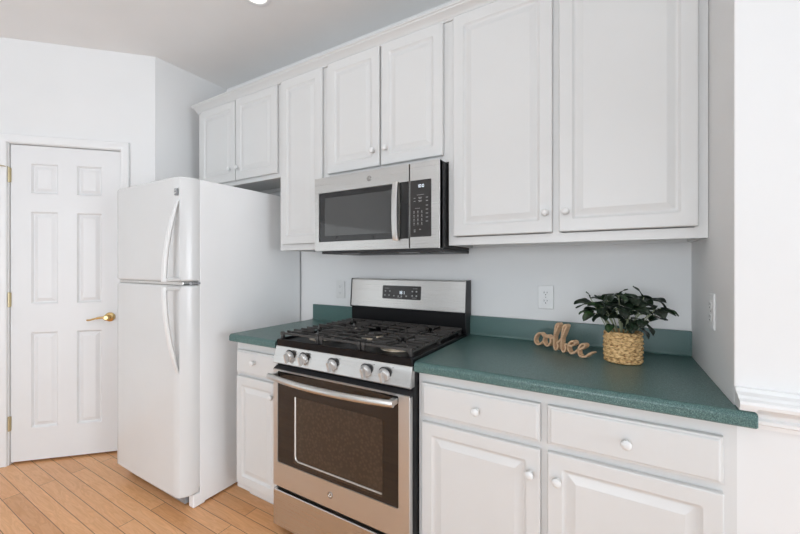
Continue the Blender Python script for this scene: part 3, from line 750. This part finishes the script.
# ------------------------------------------------------------------ plant in a woven basket
pcx, pcy = .034, -.243
t = thing('potted_plant', 'dark green leafy plant in a woven tan basket on the counter', 'plant', (pcx, pcy, .9145))
bm = B(); loops = []; rows_ = 48; H_ = .116; nseg = 120
for j in range(rows_+1):
    v_ = j/rows_; lp = []
    for k in range(nseg):
        a = 2*pi*k/nseg
        row = v_*7; ph = 0 if int(row) % 2 == 0 else pi
        w = .5+.5*cos(a*15+ph)
        bulge = abs(sin(row*pi))**.6
        r_ = .0565+.002*sin(pi*v_)+.0075*bulge*(.15+.85*w)
        wob = .0018*sin(a*3+1)
        lp.append((pcx+r_*1.02*cos(a), pcy+r_*.97*sin(a), .9148+H_*v_+wob*v_))
    loops.append(lp)
inner = [[(pcx+(p[0]-pcx)*.9, pcy+(p[1]-pcy)*.9, z_) for p in loops[-1]] for z_ in (.9148+H_, .9148+H_-.022)]
loft(bm, loops+inner, True, True); obj('basket', bm, M_bask, t, ang=70)
bm = B(); lathe(bm, [(.049, .9148+H_-.0215), (.049, .9148+H_-.018), (.0, .9148+H_-.014)], (pcx, pcy, 0), 'z', 20); obj('soil', bm, M_soil, t)
leafbm = B(); stembm = B()
def leaf(base, dirn, length, width, droop, roll=0):
    dirn = Vector(dirn).normalized(); side = dirn.cross(Vector((0, 0, 1)))
    if side.length < .1: side = Vector((1, 0, 0))
    side.normalize(); side = Matrix.Rotation(roll, 3, dirn) @ side; up = side.cross(dirn).normalized()
    nu, nv = 9, 4; g = []
    vs = []
    p = Vector(base); d_ = dirn.copy()
    for i in range(nu+1):
        u = i/nu
        w = width*.5*(sin(pi*min(1, u**.8*1.0))**.75)*(0.55+.75*u) if 0 < u < 1 else .0006
        row = []
        for j in range(-nv, nv+1):
            s = j/nv; row.append(leafbm.verts.new(p+side*(w*s)+up*(w*.28*abs(s)**1.3-.002*sin(u*9+s*2))))
        vs.append(row)
        rot = Matrix.Rotation(-droop/nu, 3, side); d_ = rot @ d_; up = rot @ up
        p = p+d_*(length/nu)
    for i in range(nu):
        for j in range(2*nv): leafbm.faces.new((vs[i][j], vs[i+1][j], vs[i+1][j+1], vs[i][j+1]))
rng = random.Random(11)
tips = [(-.070, .02, 1.130, 6), (-.028, -.035, 1.120, 7), (.020, .01, 1.165, 7), (.012, -.045, 1.120, 6), (.062, -.02, 1.115, 6), (.105, .02, 1.150, 7), (.135, -.02, 1.120, 6), (.070, .03, 1.150, 6), (-.02, .04, 1.140, 6), (.105, -.045, 1.080, 5), (-.055, -.02, 1.095, 6), (.05, -.03, 1.080, 4), (.09, .0, 1.10, 5), (-.03, .01, 1.10, 6), (.03, .03, 1.13, 6)]
for tx, ty, tz, nl in tips:
    tipp = Vector((pcx-.034+tx, pcy+ty, tz)); b0 = Vector((pcx+(tx-.034)*.25, pcy+ty*.4, .9148+H_-.018))
    midp = (b0+tipp)/2+Vector((0, 0, .012))
    tube(stembm, smooth_path([b0, midp, tipp], 6), .0019, 7)
    a0 = rng.uniform(0, 6.28); out = Vector((tx-.034, ty, 0))
    for k in range(nl):
        a = a0+2*pi*k/nl+rng.uniform(-.25, .25); el = rng.uniform(-.15, .65)
        d_ = Vector((cos(a), sin(a), el))
        L = rng.uniform(.050, .070); base_ = tipp+Vector((cos(a), sin(a), 0))*.012
        tube(stembm, [tipp-Vector((0, 0, .004)), base_], .0013, 5)
        if base_.x+d_.x*L > XR-.03: continue
        leaf(base_, d_, L, L*rng.uniform(.58, .74), rng.uniform(.5, 1.5), rng.uniform(-.5, .5))
# a few long reaching leaves at the edges and a skirt over the rim
for b0, d_, L, w, dr_ in [((-.06, pcy-.02, 1.135), (-1, -.1, -.25), .070, .036, .2), ((.15, pcy-.01, 1.125), (1, -.1, .1), .060, .026, 1.0), ((.13, pcy-.03, 1.12), (1, -.3, -.2), .05, .026, 1.2),
    ((.10, pcy-.04, 1.07), (.6, -.3, -.5), .05, .034, .6), ((.085, pcy-.03, 1.055), (.6, -.2, -.5), .050, .036, .5), ((.0, pcy-.05, 1.06), (-.3, -.8, .0), .05, .034, 1.1), ((.05, pcy-.05, 1.06), (.2, -.9, .1), .05, .034, 1.2),
    ((-.03, pcy-.04, 1.09), (-.7, -.6, .1), .052, .034, 1.1), ((-.075, pcy, 1.15), (-.3, 0, 1), .03, .010, .5), ((.02, pcy, 1.165), (.5, -.1, .8), .040, .024, .6), ((.10, pcy, 1.16), (-.4, -.1, .7), .055, .022, .3)]:
    leaf(b0, d_, L, w, dr_); tube(stembm, smooth_path([(pcx+(b0[0]-pcx)*.5, pcy, 1.04), b0], 2), .0016, 5)
st_ = obj('stems', stembm, M_stem, t); lf = obj('foliage', leafbm, M_leaf, t, ang=60, wn=False)
sm = lf.modifiers.new('thick', 'SOLIDIFY'); sm.thickness = .0009

# ------------------------------------------------------------------ recessed ceiling light
lx, ly = -1.655, -.565
t = thing('recessed_ceiling_light', 'round recessed ceiling light with white trim ring at the top edge', 'ceiling light', (lx, ly, CH-.004))
bm = B(); loft(bm, [[(lx+r_*cos(2*pi*k/40), ly+r_*sin(2*pi*k/40), z) for k in range(40)] for r_, z in ((.078, CH-.0008), (.078, CH-.004), (.070, CH-.007), (.058, CH-.005), (.056, CH-.0008))]+[], False, False); obj('trim_ring', bm, M_trim, t)
bm = B(); lathe(bm, [(.0555, CH-.0008), (.055, CH-.0030), (0, CH-.0035)], (lx, ly, 0), 'z', 32); obj('lens', bm, M_lamp, t)
